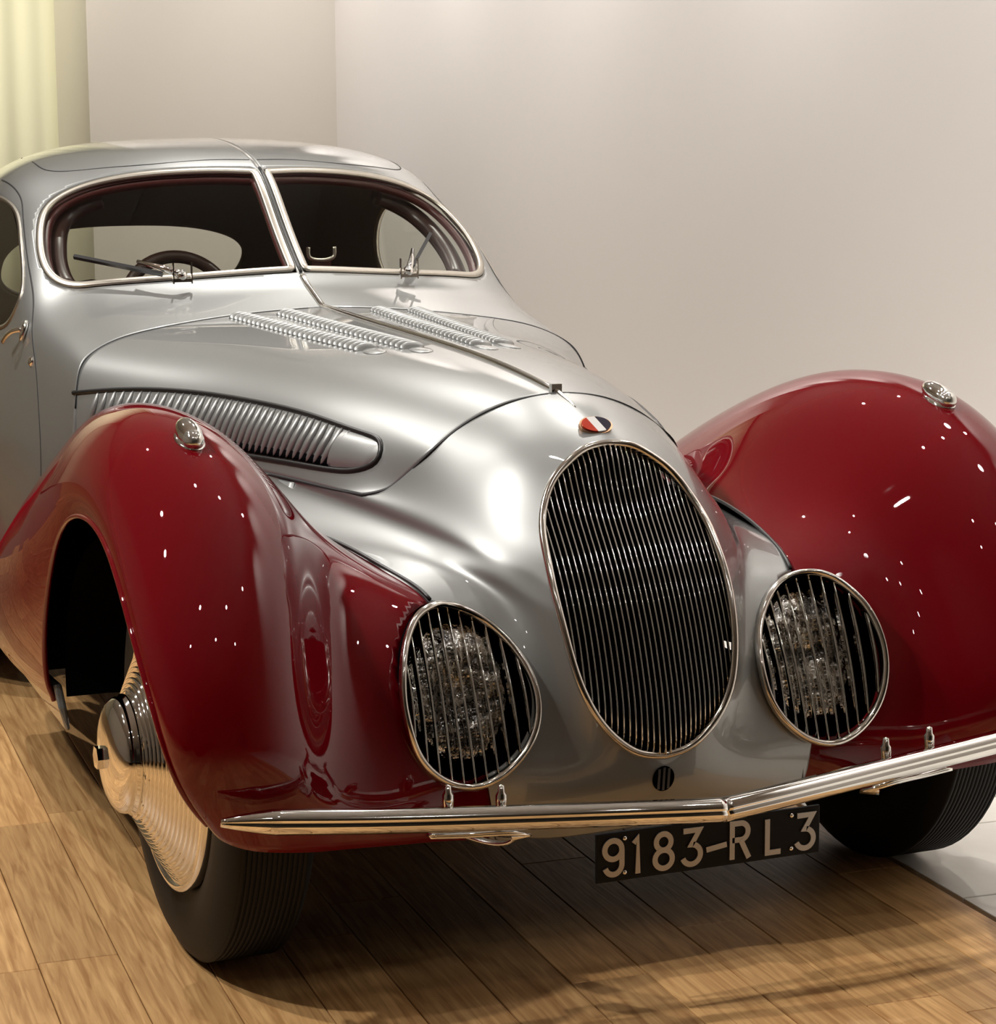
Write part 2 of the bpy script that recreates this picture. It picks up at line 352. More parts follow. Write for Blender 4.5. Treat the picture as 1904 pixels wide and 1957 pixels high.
# --- hood: rows front to back, columns centre to lower edge
hood_rows = [
 [(0, .140, .911), (.092, .143, .899), (.175, .152, .864), (.217, .156, .834), (.250, .166, .804), (.278, .205, .762), (.300, .228, .742), (.330, .262, .731)],
 [(0, .300, .931), (.100, .300, .922), (.192, .305, .893), (.246, .310, .861), (.285, .320, .828), (.314, .335, .79), (.334, .35, .76), (.355, .37, .731)],
 [(0, .520, .950), (.112, .520, .943), (.214, .520, .921), (.277, .520, .892), (.323, .52, .858), (.354, .525, .820), (.373, .53, .780), (.388, .535, .731)],
 [(0, .950, .972), (.150, .950, .963), (.272, .950, .942), (.352, .950, .914), (.408, .950, .880), (.443, .945, .840), (.463, .94, .790), (.474, .93, .728)],
 [(0, 1.22, .984), (.178, 1.22, .974), (.328, 1.215, .954), (.428, 1.205, .928), (.494, 1.19, .896), (.532, 1.17, .852), (.552, 1.155, .795), (.560, 1.14, .728)],
 [(0, 1.45, .996), (.200, 1.445, .985), (.380, 1.42, .965), (.500, 1.395, .942), (.568, 1.37, .912), (.604, 1.335, .868), (.618, 1.315, .800), (.622, 1.30, .725)]]
HOOD = Surf(loft(hood_rows, 110, 60, 4), lambda G: G-A(0, .8, .5))
# --- cabin: scuttle, windscreen surround, roof, doors, tail
low = lambda x, y: [(x, y, .55), (x-.02, y, .30)]
cab_rows = [
 [(0, 1.45, .996), (.200, 1.445, .985), (.380, 1.42, .965), (.500, 1.395, .942), (.568, 1.37, .912), (.604, 1.335, .868), (.622, 1.305, .770)]+low(.63, 1.30),
 [(0, 1.535, 1.030), (.200, 1.555, 1.015), (.380, 1.56, .998), (.500, 1.555, .978), (.578, 1.535, .945), (.620, 1.50, .885), (.640, 1.48, .770)]+low(.655, 1.48),
 [(0, 1.606, 1.066), (.200, 1.668, 1.058), (.380, 1.712, 1.048), (.510, 1.742, 1.033), (.596, 1.752, .995), (.638, 1.72, .912), (.658, 1.70, .780)]+low(.672, 1.70),
 [(0, 1.770, 1.192), (.200, 1.832, 1.188), (.380, 1.878, 1.178), (.508, 1.908, 1.162), (.596, 1.932, 1.108), (.642, 1.94, .955), (.666, 1.93, .790)]+low(.682, 1.93),
 [(0, 1.940, 1.322), (.200, 2.000, 1.318), (.362, 2.055, 1.303), (.484, 2.088, 1.268), (.586, 2.11, 1.190), (.646, 2.14, .990), (.674, 2.15, .790)]+low(.688, 2.15),
 [(0, 2.130, 1.374), (.200, 2.155, 1.368), (.368, 2.200, 1.350), (.500, 2.230, 1.315), (.598, 2.25, 1.228), (.652, 2.28, 1.005), (.680, 2.30, .790)]+low(.695, 2.30),
 [(0, 2.450, 1.403), (.200, 2.470, 1.397), (.370, 2.480, 1.379), (.508, 2.490, 1.338), (.604, 2.51, 1.245), (.658, 2.54, 1.010), (.686, 2.55, .790)]+low(.70, 2.55),
 [(0, 2.850, 1.370), (.195, 2.850, 1.360), (.360, 2.850, 1.332), (.490, 2.850, 1.284), (.580, 2.85, 1.190), (.642, 2.85, .98), (.676, 2.85, .780)]+low(.69, 2.85),
 [(0, 3.280, 1.185), (.185, 3.280, 1.172), (.335, 3.280, 1.134), (.440, 3.280, 1.080), (.520, 3.28, .995), (.592, 3.28, .86), (.635, 3.28, .72)]+low(.65, 3.28),
 [(0, 3.750, .860), (.160, 3.750, .850), (.300, 3.750, .815), (.390, 3.750, .765), (.455, 3.75, .70), (.51, 3.75, .62), (.54, 3.75, .56), (.55, 3.75, .46), (.53, 3.75, .30)],
 [(0, 4.150, .440), (.12, 4.150, .435), (.22, 4.150, .420), (.29, 4.150, .40), (.33, 4.15, .375), (.36, 4.15, .35), (.37, 4.15, .33), (.37, 4.15, .31), (.36, 4.15, .28)]]
CABIN = Surf(loft(cab_rows, 230, 150, 3), lambda G: G-A(0, 2.5, .7))
# windscreen and window outlines
WS = curve(A((.008, 1.317), (.1, 1.3205), (.2, 1.318), (.300, 1.3095), (.412, 1.287), (.482, 1.258), (.523, 1.228), (.548, 1.192), (.566, 1.142), (.570, 1.094), (.556, 1.056), (.525, 1.040),
              (.47, 1.041), (.375, 1.048), (.225, 1.057), (.095, 1.0655), (.008, 1.070)), 160)
WS = np.concatenate([WS, np.linspace(WS[-1], WS[0], 30)[1:-1]])
DW = curve(A((1.936, 1.103), (2.065, 1.183), (2.167, 1.228), (2.28, 1.250), (2.45, 1.252), (2.62, 1.222), (2.76, 1.145), (2.80, 1.04), (2.68, .955), (2.42, .925), (2.15, .925), (2.0, .937), (1.895, .968), (1.860, 1.012), (1.885, 1.057)), 140, True)
RW = A(*[(.385*math.copysign(abs(math.cos(t))**.75, math.cos(t)), 1.03+.128*math.copysign(abs(math.sin(t))**.8, math.sin(t))) for t in np.linspace(0, 2*math.pi, 100, endpoint=False)])
RWh = np.array([p for p in RW if p[0] > -.02])
side_m = lambda C: C[..., 0] > .5
rear_m = lambda C: C[..., 1] > 2.9
front_m = lambda C: C[..., 1] < 2.4
V, F = CABIN.mesh([((0, 2), WS, front_m), ((1, 2), DW, side_m), ((0, 2), RW, rear_m)])
o = obj('cabin_shell', *join((V, F), mirror(V, F)), [SILVER, LINING], car); solidify(o, 0.010, inner=1)
V, F = HOOD.mesh(); o = obj('hood', *join((V, F), mirror(V, F)), SILVER, car); solidify(o, 0.004)
tag(o, 'silver hood with rows of louvres and a chrome centre strip')
# --- headlamp ring
HLR = A((.357, -.152, .605), (.322, -.138, .600), (.284, -.146, .583), (.247, -.170, .552), (.223, -.196, .516), (.211, -.222, .478), (.211, -.240, .440), (.221, -.250, .405), (.246, -.257, .369),
        (.285, -.261, .339), (.330, -.263, .326), (.370, -.262, .334), (.404, -.260, .357), (.428, -.259, .390), (.441, -.256, .430), (.446, -.246, .470), (.442, -.231, .510), (.430, -.209, .548),
        (.409, -.183, .578), (.385, -.164, .597))
HLC = even(curve(HLR, 200, True), 140, True)
HL2 = HLC[:, [0, 2]]; hc = HL2.mean(0); HLhole = hc+(HL2-hc)*0.955
V, F = NOSE.mesh([((0, 2), HLhole, None)])
o = obj('nose_panel', *join((V, F), mirror(V, F)), SILVER, car, weld=1e-5); solidify(o, 0.004)
# --- fenders: rows front bottom -> over the wheel -> tail, columns outer lip -> inner seam
fend = [
 [(.785, -.300, .330), (.770, -.318, .308), (.735, -.326, .292), (.690, -.325, .281), (.620, -.310, .268), (.555, -.290, .260), (.460, -.275, .250), (.380, -.258, .242), (.290, -.235, .225)],
 [(.832, -.318, .386), (.820, -.338, .382), (.785, -.352, .378), (.710, -.356, .372), (.640, -.338, .368), (.570, -.298, .362), (.470, -.270, .358), (.380, -.262, .345), (.285, -.245, .320)],
 [(.858, -.290, .505), (.850, -.318, .505), (.812, -.342, .506), (.720, -.352, .506), (.648, -.322, .505), (.582, -.252, .502), (.515, -.214, .500), (.447, -.226, .497), (.330, -.190, .485)],
 [(.866, -.225, .585), (.860, -.257, .605), (.820, -.284, .628), (.724, -.292, .648), (.642, -.258, .650), (.572, -.175, .645), (.505, -.115, .635), (.430, -.128, .618), (.339, -.118, .597)],
 [(.863, -.090, .690), (.861, -.117, .722), (.820, -.146, .765), (.722, -.166, .800), (.632, -.136, .788), (.556, -.060, .742), (.492, .000, .696), (.435, .000, .660), (.368, -.010, .627)],
 [(.856, .050, .733), (.860, .040, .785), (.820, .020, .854), (.719, .005, .893), (.632, .020, .862), (.557, .060, .795), (.497, .095, .728), (.446, .110, .682), (.392, .120, .650)],
 [(.850, .200, .738), (.857, .190, .798), (.815, .180, .878), (.720, .180, .919), (.632, .182, .888), (.560, .195, .820), (.505, .210, .750), (.457, .220, .697), (.413, .240, .660)],
 [(.845, .390, .695), (.850, .380, .765), (.812, .370, .860), (.722, .370, .911), (.632, .370, .878), (.560, .370, .815), (.510, .370, .750), (.472, .370, .702), (.435, .370, .665)],
 [(.838, .560, .570), (.845, .580, .680), (.808, .580, .798), (.727, .575, .864), (.642, .575, .836), (.572, .575, .782), (.526, .575, .73), (.494, .575, .69), (.462, .575, .66)],
 [(.830, .670, .440), (.846, .780, .570), (.812, .800, .700), (.738, .800, .784), (.664, .795, .768), (.604, .795, .73), (.564, .795, .695), (.534, .795, .67), (.505, .795, .65)],
 [(.822, .705, .350), (.842, .950, .445), (.820, 1.03, .580), (.755, 1.05, .678), (.695, 1.05, .668), (.645, 1.05, .64), (.612, 1.05, .615), (.59, 1.05, .60), (.57, 1.05, .59)],
 [(.812, .715, .318), (.832, 1.05, .350), (.822, 1.28, .440), (.775, 1.36, .522), (.725, 1.36, .515), (.690, 1.36, .50), (.665, 1.36, .49), (.65, 1.36, .48), (.635, 1.36, .47)],
 [(.806, .720, .300), (.815, 1.05, .298), (.812, 1.40, .316), (.790, 1.75, .360), (.760, 1.76, .362), (.735, 1.76, .36), (.715, 1.76, .35), (.70, 1.76, .34), (.69, 1.76, .33)]]
FEND = Surf(loft(fend, 150, 110, 44), lambda G: G-A(.66, .2, .35))
def fender(s):
    V, F = FEND.mesh([((0, 2), HLhole, lambda C: C[..., 1] < 0)])
    o = obj('front_fender', *half(V, F, s), [RED, BLACK], car); solidify(o, 0.006, inner=1)
    lip = FEND.G[:, 0]; V, F = tube(lip, 0.005, n=8); obj('wheel_arch_lip', *half(V, F, s), RED, o)
    tag(o, 'dark red front fender beneath the %s bullet lamp' % ('far' if s > 0 else 'near'))
both(fender)
# seam bead between red fender and silver nose
def seam(s):
    e = FEND.G[:, -1]; k0 = np.where(~inside(e[:, [0, 2]], HLhole) & (e[:, 1] < .6))[0]
    for run in np.split(k0, np.where(np.diff(k0) > 1)[0]+1):
        if len(run) > 3: obj('fender_bead', *half(*tube(e[run]+A(-.003, -.003, .003), 0.0035, n=6), s), SEAL, car)
both(seam)
# --- silver ledge between hood side and fender
def ledge(s):
    a = HOOD.G[8:, -1]; b = FEND.G[60:, -1]; ya = np.linspace(.50, 1.28, 40)
    pa = np.stack([np.interp(ya, a[:, 1], a[:, k]) for k in range(3)], 1); o_ = np.argsort(b[:, 1]); b = b[o_]
    pb = np.stack([np.interp(ya, b[:, 1], b[:, k]) for k in range(3)], 1)
    pa[:, 2] -= .003; G = np.stack([pa, pa*.6+pb*.4+A(-.016, 0, -.022), pa*.25+pb*.75+A(-.010, 0, -.016), pb+A(.01, 0, -.010)])
    V = G.reshape(-1, 3); o = obj('ledge_panel', *half(V, grid_faces(4, 40), s), SILVER, car, recalc=False); solidify(o, .003)
both(ledge)
# --- sill tongue behind the wheel
def sill(s):
    V = A((.808, .705, .335), (.806, .69, .29), (.792, .685, .245), (.798, 1.36, .296), (.803, 1.36, .312),
          (.792, .705, .335), (.788, .69, .29), (.782, .685, .245), (.786, 1.36, .296), (.786, 1.36, .312))
    F = [(0, 1, 2, 3, 4), (9, 8, 7, 6, 5), (0, 5, 6, 1), (1, 6, 7, 2), (2, 7, 8, 3), (3, 8, 9, 4), (4, 9, 5, 0)]
    o = obj('sill', *half(V, F, s), SILVER, car, smooth=False, recalc=True); bevel(o, 0.006, 2)
both(sill)
# --- rear fenders with wheel spats
def rear_fender(s):
    G = []
    for y, w_, h_ in ((2.08, .02, .10), (2.20, .10, .24), (2.40, .165, .36), (2.65, .20, .44), (2.95, .20, .45), (3.3, .165, .38), (3.7, .11, .27), (4.05, .05, .15), (4.2, .01, .06)):
        t = np.linspace(-.05, math.pi, 15); G.append(np.stack([.64-.03*(y-2.6)+w_*np.cos(t), np.full(15, y), .24+h_*np.maximum(np.sin(t), 0)**.85-.06*(t < 0)], 1))
    S = Surf(loft(G, 50, 30, 2), lambda g: g-A(.62, 2.9, .3)); V, F = S.mesh()
    o = obj('rear_fender', *half(V, F, s), [RED, BLACK], car); solidify(o, .005, inner=1)
both(rear_fender)
# --- dark inner structure: liners, floor pan, firewall
def liner(s):
    a = np.linspace(-.1, math.pi-.05, 40); G = []
    for x in (.56, .64, .72, .80): G.append(np.stack([np.full_like(a, x), .16+(.47 if x > .7 else .44)*np.cos(a)*np.where(a > 1.57, .88, 1.0), .36+.335*np.sin(a)], 1))
    V = np.concatenate(G); F = grid_faces(4, 40)
    c = len(V); V = np.concatenate([V, [(.56, .16, .36)]]); F += [(j, j+1, c) for j in range(39)]
    o = obj('wheel_arch_liner', *half(V, F, s), BLACK, car)
    obj('arch_darkening_plate', *half(*box((.60, 1.0, .47), (.36, .02, .34)), s), BLACK, car, smooth=False)  # black plate added so the inside of the wheel arch stays dark
    obj('chassis_rail', *half(*box((.42, 1.25, .30), (.08, 2.4, .10)), s), BLACK, car, smooth=False)
both(liner)
obj('floor_pan', *join(box((0, 1.9, .27), (1.20, 3.6, .06)), box((0, .15, .24), (.5, .6, .08))), BLACK, car, smooth=False)
obj('firewall', *box((0, 1.52, .60), (1.10, .03, .6)), BLACK, car, smooth=False)
obj('radiator', *box((0, .10, .52), (.30, .06, .40)), BLACK, car, smooth=False)
obj('front_axle', *tube(A((-.64, 0, .34), (0, -.02, .24), (.64, 0, .34)), .03), BLACK, car)

# ================================================================ PART 2
# --- grille: rim, backing, bars
gp = empty('grille'); gp.parent = car; tag(gp, 'oval black grille with upright chrome bars')
rc = curve(RIM, 90); rfull = np.concatenate([rc, (rc*mirx)[::-1][1:-1]])
V, F = sweep(rfull, np.tile(A(0, -.9, .42), (len(rfull), 1)), circ(.0068, 12, .0065), True); obj('grille_rim', V, F, BRIGHT, gp)
bk = rfull*A(.985, 1, 1)+A(0, .035, -.012); c0 = bk.mean(0)
obj('grille_backing', np.concatenate([bk, [c0]]), [(i, (i+1) % len(bk), len(bk)) for i in range(len(bk))], BLACK, gp)
zr, yr, xr = rc[:, 2], rc[:, 1], rc[:, 0]
def rim_y(z): return np.interp(z, zr[::-1], yr[::-1])
def rim_x(z): return np.interp(z, zr[::-1], xr[::-1])
ti = int(np.argmax(xr)); NB = 31
for kx in range(NB):
    x = -.152+kx*(.304/(NB-1)); ax = abs(x)
    zt = np.interp(ax, xr[:ti+1], zr[:ti+1]); zb = np.interp(ax, xr[ti:][::-1], zr[ti:][::-1])
    z = np.linspace(zb+.003, zt-.003, 24)
    y = rim_y(z)-.016*(1-(ax/np.maximum(rim_x(z), ax+1e-4))**2)+.008
    p = np.stack([np.full_like(z, x), y, z], 1)
    nr = np.tile(A(0, -1, .4), (24, 1))
    V, F = sweep(p, nr, [(-.0009, -.005), (.0009, -.005), (.0014, 0), (0, .0014), (-.0014, 0)]); obj('grille_bar', V, F, CHROME, gp)
# --- headlamps
def headlamp(s):
    hl = empty('headlamp'); hl.parent = car
    tag(hl, 'oval headlamp with chrome stone guard, %s side' % ('far' if s > 0 else 'near'))
    nr = np.tile(A(0, -.93, .35), (len(HLC), 1))
    obj('headlamp_rim', *half(*sweep(HLC, nr, circ(.0062, 12, .009), True), s), BRIGHT, hl)
    c = HLC.mean(0); rings = [HLC]
    for f_, d in ((.99, .03), (.96, .06), (.85, .09), (.5, .11), (.0, .115)): rings.append(c+(HLC-c)*A(f_, .4, f_)+A(0, d, 0))
    V = np.concatenate(rings); obj('headlamp_housing', *half(V, grid_faces(len(rings), len(HLC), False, True), s), BLACK, hl)
    # reflector lamp behind the bars
    V, F = lathe([(0, .0), (-.004, .02), (-.010, .045), (-.008, .07), (0, .084), (.012, .09), (.03, .088)], 40, 'x', 1)
    V = np.stack([V[:, 1], V[:, 0], V[:, 2]], 1)*A(1.08, 1, 1.26)+A(.329, -.182, .463); V[:, 1] += (V[:, 2]-.463)*.35
    obj('lamp_lens', *half(V, F, s), LENS, hl)
    for x in np.linspace(.228, .430, 11):
        z0 = HL2[:, 1]; k0 = np.where(np.abs(HL2[:, 0]-x) < .004)[0]
        up = HLC[[i for i in k0 if HLC[i, 2] > .465]].mean(0); dn = HLC[[i for i in k0 if HLC[i, 2] < .465]].mean(0)
        t = np.linspace(0.01, .99, 22)[:, None]; p = dn+(up-dn)*t; p[:, 0] = x
        p[:, 1] += -.012*np.sin(math.pi*t[:, 0])+.004
        V, F = sweep(p, np.tile(A(0, -1, .3), (22, 1)), [(-.0014, -.016), (.0014, -.016), (.0016, 0), (0, .0018), (-.0016, 0)])
        obj('guard_bar', *half(V, F, s), CHROME, hl)
both(headlamp)
# --- marker lamps on the fender crests
def marker(s):
    P, N = FEND.at((0, 1), [(.716, -.004)], iu=(40, 100)); p = P[0]
    m = empty('fender_lamp'); m.parent = car; M = frame(p*A(s, 1, 1), tuple(N[0]*A(s, 1, 1)), (0, -1, 0))
    V, F = ellipsoid((-.012, 0, .006), (.046, .021, .020), 20, 12); o = obj('lamp_shell', V, F, CHROME, m)
    V, F = ellipsoid((.016, 0, .008), (.020, .018, .017), 16, 10); o2 = obj('lamp_glass', V, F, mat('clear_lens', (.75, .76, .72), metallic=.9, rough=.05), m)
    V, F = ellipsoid((-.004, 0, -.002), (.040, .025, .007), 20, 8); obj('lamp_foot', V, F, CHROME, m)
    m.matrix_local = M
both(marker)
# --- bumper
bp = A((0, -.478, .306), (.10, -.466, .311), (.35, -.428, .3225), (.60, -.404, .3405), (.74, -.394, .354), (.79, -.392, .3585))
bc = even(curve(bp, 120), 90)
sc_ = np.clip((.80-bc[:, 0])/.09, .12, 1)**.55
prof = []
for t in np.linspace(-90, 90, 19): prof.append((.019*math.sin(math.radians(t)), .004+.017*max(math.cos(math.radians(t)), 0)-(.004 if abs(t) < 8 else 0)))
prof += [(.019, -.004), (-.019, -.004)]
V, F = sweep(bc, np.tile(A(.12, -1, .12), (len(bc), 1)), prof, False, sc_)
ob = obj('front_bumper', *join((V, F), mirror(V, F)), CHROME, car, weld=2e-4, recalc=True)
tag(ob, 'slim V-shaped chrome front bumper')
def bumper_bits(s):
    for x, y, z in ((.348, -.405, .343), (.435, -.402, .352)):
        V, F = lathe([(-.012, .008), (0, .009), (.010, .009), (.014, .006), (.024, .005), (.026, .0)], 12)
        V = np.stack([V[:, 1], V[:, 2], V[:, 0]], 1)+A(x, y, z); obj('bumper_bolt', *half(V, F, s), CHROME, ob)
    pts = curve(A((.47, -.405, .304), (.40, -.41, .299), (.335, -.420, .296), (.317, -.412, .287), (.326, -.392, .272), (.36, -.34, .268), (.39, -.26, .268)), 40)
    V, F = sweep(pts, np.tile(A(0, 0, 1.), (40, 1)), [(-.016, -.0025), (.016, -.0025), (.016, .0025), (-.016, .0025)]); obj('bumper_bracket', *half(V, F, s), CHROME, ob)
both(bumper_bits)
# --- number plate
PZ = -.011
pl = obj('license_plate', *box((0, -.436, .2505+PZ), (.404, .006, .080)), PLATE, car, smooth=False); bevel(pl, .002)
tag(pl, 'black number plate with raised silver characters 9183-RL3')
obj('plate_bracket', *box((0, -.42, .285), (.12, .03, .02)), BLACK, pl, smooth=False)
def arc(cx, cy, rx, ry, a0, a1, n=14): return [(cx+rx*math.cos(math.radians(a)), cy+ry*math.sin(math.radians(a))) for a in np.linspace(a0, a1, n)]
GL = {
 '9': [arc(.5, .70, .33, .24, 0, 360, 26), [(.83, .70), (.83, .5)]+arc(.5, .32, .33, .26, 0, -160, 14)],
 '1': [[(.36, .80), (.56, .94), (.56, .0)]],
 '8': [arc(.5, .73, .29, .21, 0, 360, 26), arc(.5, .28, .34, .24, 0, 360, 26)],
 '3': [[(.14, .93), (.78, .93), (.46, .56)]+arc(.46, .30, .36, .26, 80, -160, 20)],
 '-': [[(.02, .36), (.98, .44)]],
 'R': [[(.16, 0), (.16, .95), (.5, .95)]+arc(.52, .73, .28, .22, 90, -90, 14)+[(.16, .51)], [(.50, .51), (.84, 0)]],
 'L': [[(.25, .95), (.25, .05), (.86, .05)]]}
def ribbon(pts, wd, y0, d):
    P = np.array(pts); cl = np.linalg.norm(P[0]-P[-1]) < 1e-6 and len(P) > 4
    if cl: P = P[:-1]
    T = (np.roll(P, -1, 0)-np.roll(P, 1, 0)) if cl else np.gradient(P, axis=0); T /= np.maximum(np.linalg.norm(T, axis=1, keepdims=True), 1e-9); Nn = np.stack([-T[:, 1], T[:, 0]], 1)
    for i in range(1, len(P)-1):                        # mitre the corners
        a = P[i]-P[i-1]; b = P[i+1]-P[i]; a /= np.linalg.norm(a); b /= np.linalg.norm(b); na = A(-a[1], a[0]); nb = A(-b[1], b[0]); mm = na+nb
        if np.linalg.norm(mm) > .3: Nn[i] = mm/max(mm@na, .5)
    L = P+Nn*wd/2; R = P-Nn*wd/2; n = len(P); V = []
    for i in range(n): V += [(L[i, 0], y0, L[i, 1]), (R[i, 0], y0, R[i, 1]), (R[i, 0], y0-d, R[i, 1]), (L[i, 0], y0-d, L[i, 1])]
    F = grid_faces(n, 4, cl, True)+([] if cl else [(0, 1, 2, 3), tuple(range(4*n-4, 4*n))[::-1]])
    return np.array(V), F
CHH, CHW = .062, .045
for ch, u0, wf in (('9', .062, 1), ('1', .165, .8), ('8', .285, 1), ('3', .415, 1), ('-', .525, .85), ('R', .635, 1), ('L', .785, .9), ('3', .940, 1)):
    cx = -.198+u0*.396; parts = []
    for si, stroke in enumerate(GL[ch]):
        pts = [(cx+(a-.5)*CHW*wf, PZ+.2195+b*CHH) for a, b in stroke]
        parts.append(ribbon(pts, .0090, -.4385, .003+.0003*si))
    obj('plate_character', *join(*parts), ALU, pl, smooth=False, recalc=True)
for x, z in ((-.153, .279), (-.153, .224), (.148, .279), (.148, .224)):
    obj('plate_rivet', *ellipsoid((x, -.440, z+PZ), (.004, .003, .004), 10, 6), CHROME, pl)
# --- badge, vent hole, hood strip
P, N = NOSE.at((0, 1), [(0, -.014)], jv=(0, 12)); bd = empty('nose_badge'); bd.parent = car
tag(bd, 'oval red, white and blue enamel badge')
bd.matrix_local = frame(P[0]+A(0, 0, .003), A(0, -.62, .78), (1, 0, 0))
def disc_poly(pts, z0, z1):
    n = len(pts); V = [(x, y, z0) for x, y in pts]+[(x, y, z1) for x, y in pts]
    return np.array(V), [tuple(range(n, 2*n)), tuple(range(n))[::-1]]+[(i, (i+1) % n, n+(i+1) % n, n+i) for i in range(n)]
el = [(.031*math.cos(t), .021*math.sin(t)) for t in np.linspace(0, 2*math.pi, 48, endpoint=False)]
obj('badge_rim', *disc_poly(el, -.004, .003), BRASS, bd, smooth=False)
e2 = [(x*.88, y*.86) for x, y in el]; rot = lambda p: p[0]*.95+p[1]*.30
e3 = sorted(e2, key=lambda p: math.atan2(p[1], p[0]))
for nm, lo_, hi_, mm in (('badge_red', -1, -.008, ENR), ('badge_white', -.008, .008, ENW), ('badge_blue', .008, 1, ENB)):
    poly = [p for p in e3]
    def clip(poly, c, sg):
        out = []
        for a, b in zip(poly, poly[1:]+poly[:1]):
            fa, fb = sg*(rot(a)-c), sg*(rot(b)-c)
            if fa >= 0: out.append(a)
            if fa*fb < 0: t = fa/(fa-fb); out.append((a[0]+t*(b[0]-a[0]), a[1]+t*(b[1]-a[1])))
        return out
    poly = clip(clip(poly, lo_, 1), hi_, -1)
    obj(nm, *disc_poly(poly, .002, .0055), mm, bd, smooth=False)
P, N = NOSE.at((0, 2), [(.001, .305)], jv=(120, 150)); vh = empty('starting_handle_hole'); vh.parent = car
vh.matrix_local = frame(P[0]*A(0, 1, 1), N[0]*A(0, 1, 1), (1, 0, 0))
obj('hole_dark', *disc_poly([(.020*math.cos(t), .022*math.sin(t)) for t in np.linspace(0, 6.283, 24, endpoint=False)], -.001, .0012), BLACK, vh, smooth=False)
for d in (-.009, 0, .009): obj('hole_bar', *box((d, 0, .0015), (.0045, 2*math.sqrt(.020**2-d*d), .001)), mat('dull_steel', (.10, .11, .13), metallic=.8, rough=.4), vh, smooth=False)
hz = HOOD.G[:, 0]; sp = np.concatenate([NOSE.G[-8:-1, 0][::1], hz]); 
spath = even(np.concatenate([NOSE.G[24:-1, 0], HOOD.G[:, 0], CABIN.G[1:40, 0]]), 160); spath = spath[spath[:, 2] < 1.066]
tp = np.clip((np.arange(len(spath))+2)/14, .15, 1)
V, F = sweep(spath, np.tile(A(0, -.1, 1), (len(spath), 1)), [(-.008, -.003), (.008, -.003), (.0075, .003), (.004, .007), (0, .0085), (-.004, .007), (-.0075, .003)], False, tp)
o = obj('hood_strip', V, F, mat('polished_strip', (.85, .84, .81), metallic=1, rough=.16), car); 
P, N = HOOD.at((0, 1), [(0, .152)]); obj('strip_joint', *box(P[0]+A(0, 0, .006), (.020, .012, .014)), CHROME, car, smooth=False)
# --- panel gaps
def ribbon3(P, N, wd, lift=.0008): return sweep(P, N, [(-wd/2, -.002), (wd/2, -.002), (wd/2, lift), (-wd/2, lift)])
def gaps(s):
    e = np.concatenate([HOOD.G[0, 3:], HOOD.G[1:70, -1]]); n = np.concatenate([HOOD.N[0, 3:], HOOD.N[1:70, -1]])
    obj('hood_gap', *half(*ribbon3(even(e, 100), np.stack([np.interp(np.linspace(0, 1, 100), np.linspace(0, 1, len(n)), n[:, k]) for k in range(3)], 1), .006), s), GAP, car)
    obj('hood_gap', *half(*ribbon3(HOOD.G[0, :6], HOOD.N[0, :6], .002), s), GAP, car)
    obj('hood_gap', *half(*ribbon3(CABIN.G[0, 4:100], CABIN.N[0, 4:100], .0025), s), GAP, car)
    # door shut line and roof panel line
    P, N = CABIN.at((1, 2), A(*[(2.34, 1.292), (2.25, 1.279), (2.15, 1.245), (2.08, 1.206), (1.98, 1.150), (1.885, 1.082), (1.79, 1.007), (1.71, .945), (1.62, .869), (1.559, .774), (1.525, .687), (1.515, .60), (1.52, .45), (1.53, .33)]), jv=(58, 150))
    cv = even(curve(P, 120), 90); nn = curve(N, 90); obj('door_gap', *half(*ribbon3(cv, nn, .004), s), GAP, car)
    P, N = CABIN.at((0, 1), A((.01, 1.985), (.1, 2.012), (.25, 2.045), (.36, 2.093), (.44, 2.145), (.478, 2.2), (.489, 2.28), (.482, 2.5)), iu=(60, 125))
    obj('roof_gap', *half(*ribbon3(curve(P, 60), curve(N, 60), .003), s), GAP, car)
both(gaps)
# --- hood louvres
def louvre_mesh():
    V, F = ellipsoid((0, 0, 0), (.027, .0085, .0125), 14, 10); me = bpy.data.meshes.new('louvre')
    V[:, 1] += .35*V[:, 2]; V[:, 2] = np.maximum(V[:, 2], -.001)
    me.from_pydata([tuple(v) for v in V], [], F)
    for p in me.polygons: p.use_smooth = True
    me.materials.append(SILVER); return me
LME = louvre_mesh()
def louvres(s):
    for (xf, yf, xb, yb, n) in ((.074, .68, .112, 1.37, 27), (.150, .74, .215, 1.40, 27)):
        q = [(xf+(xb-xf)*k/(n-1), yf+(yb-yf)*k/(n-1)) for k in range(n)]
        P, N = HOOD.at((0, 1), q)
        for p, nn in zip(P, N): inst('louvre', LME, car, frame(p*A(s, 1, 1)+nn*A(s, 1, 1)*.0004, nn*A(s, 1, 1), (1, .06*s, 0)))
        P, N = HOOD.at((0, 1), [(xf-.004, yf-.04)]); M = frame(P[0]*A(s, 1, 1), N[0]*A(s, 1, 1), (0, -1, 0))
        V, F = ellipsoid((0, 0, 0), (.040, .022, .0042), 16, 8); o = obj('louvre_cap', V, F, SILVER, car); o.matrix_local = M
both(louvres)
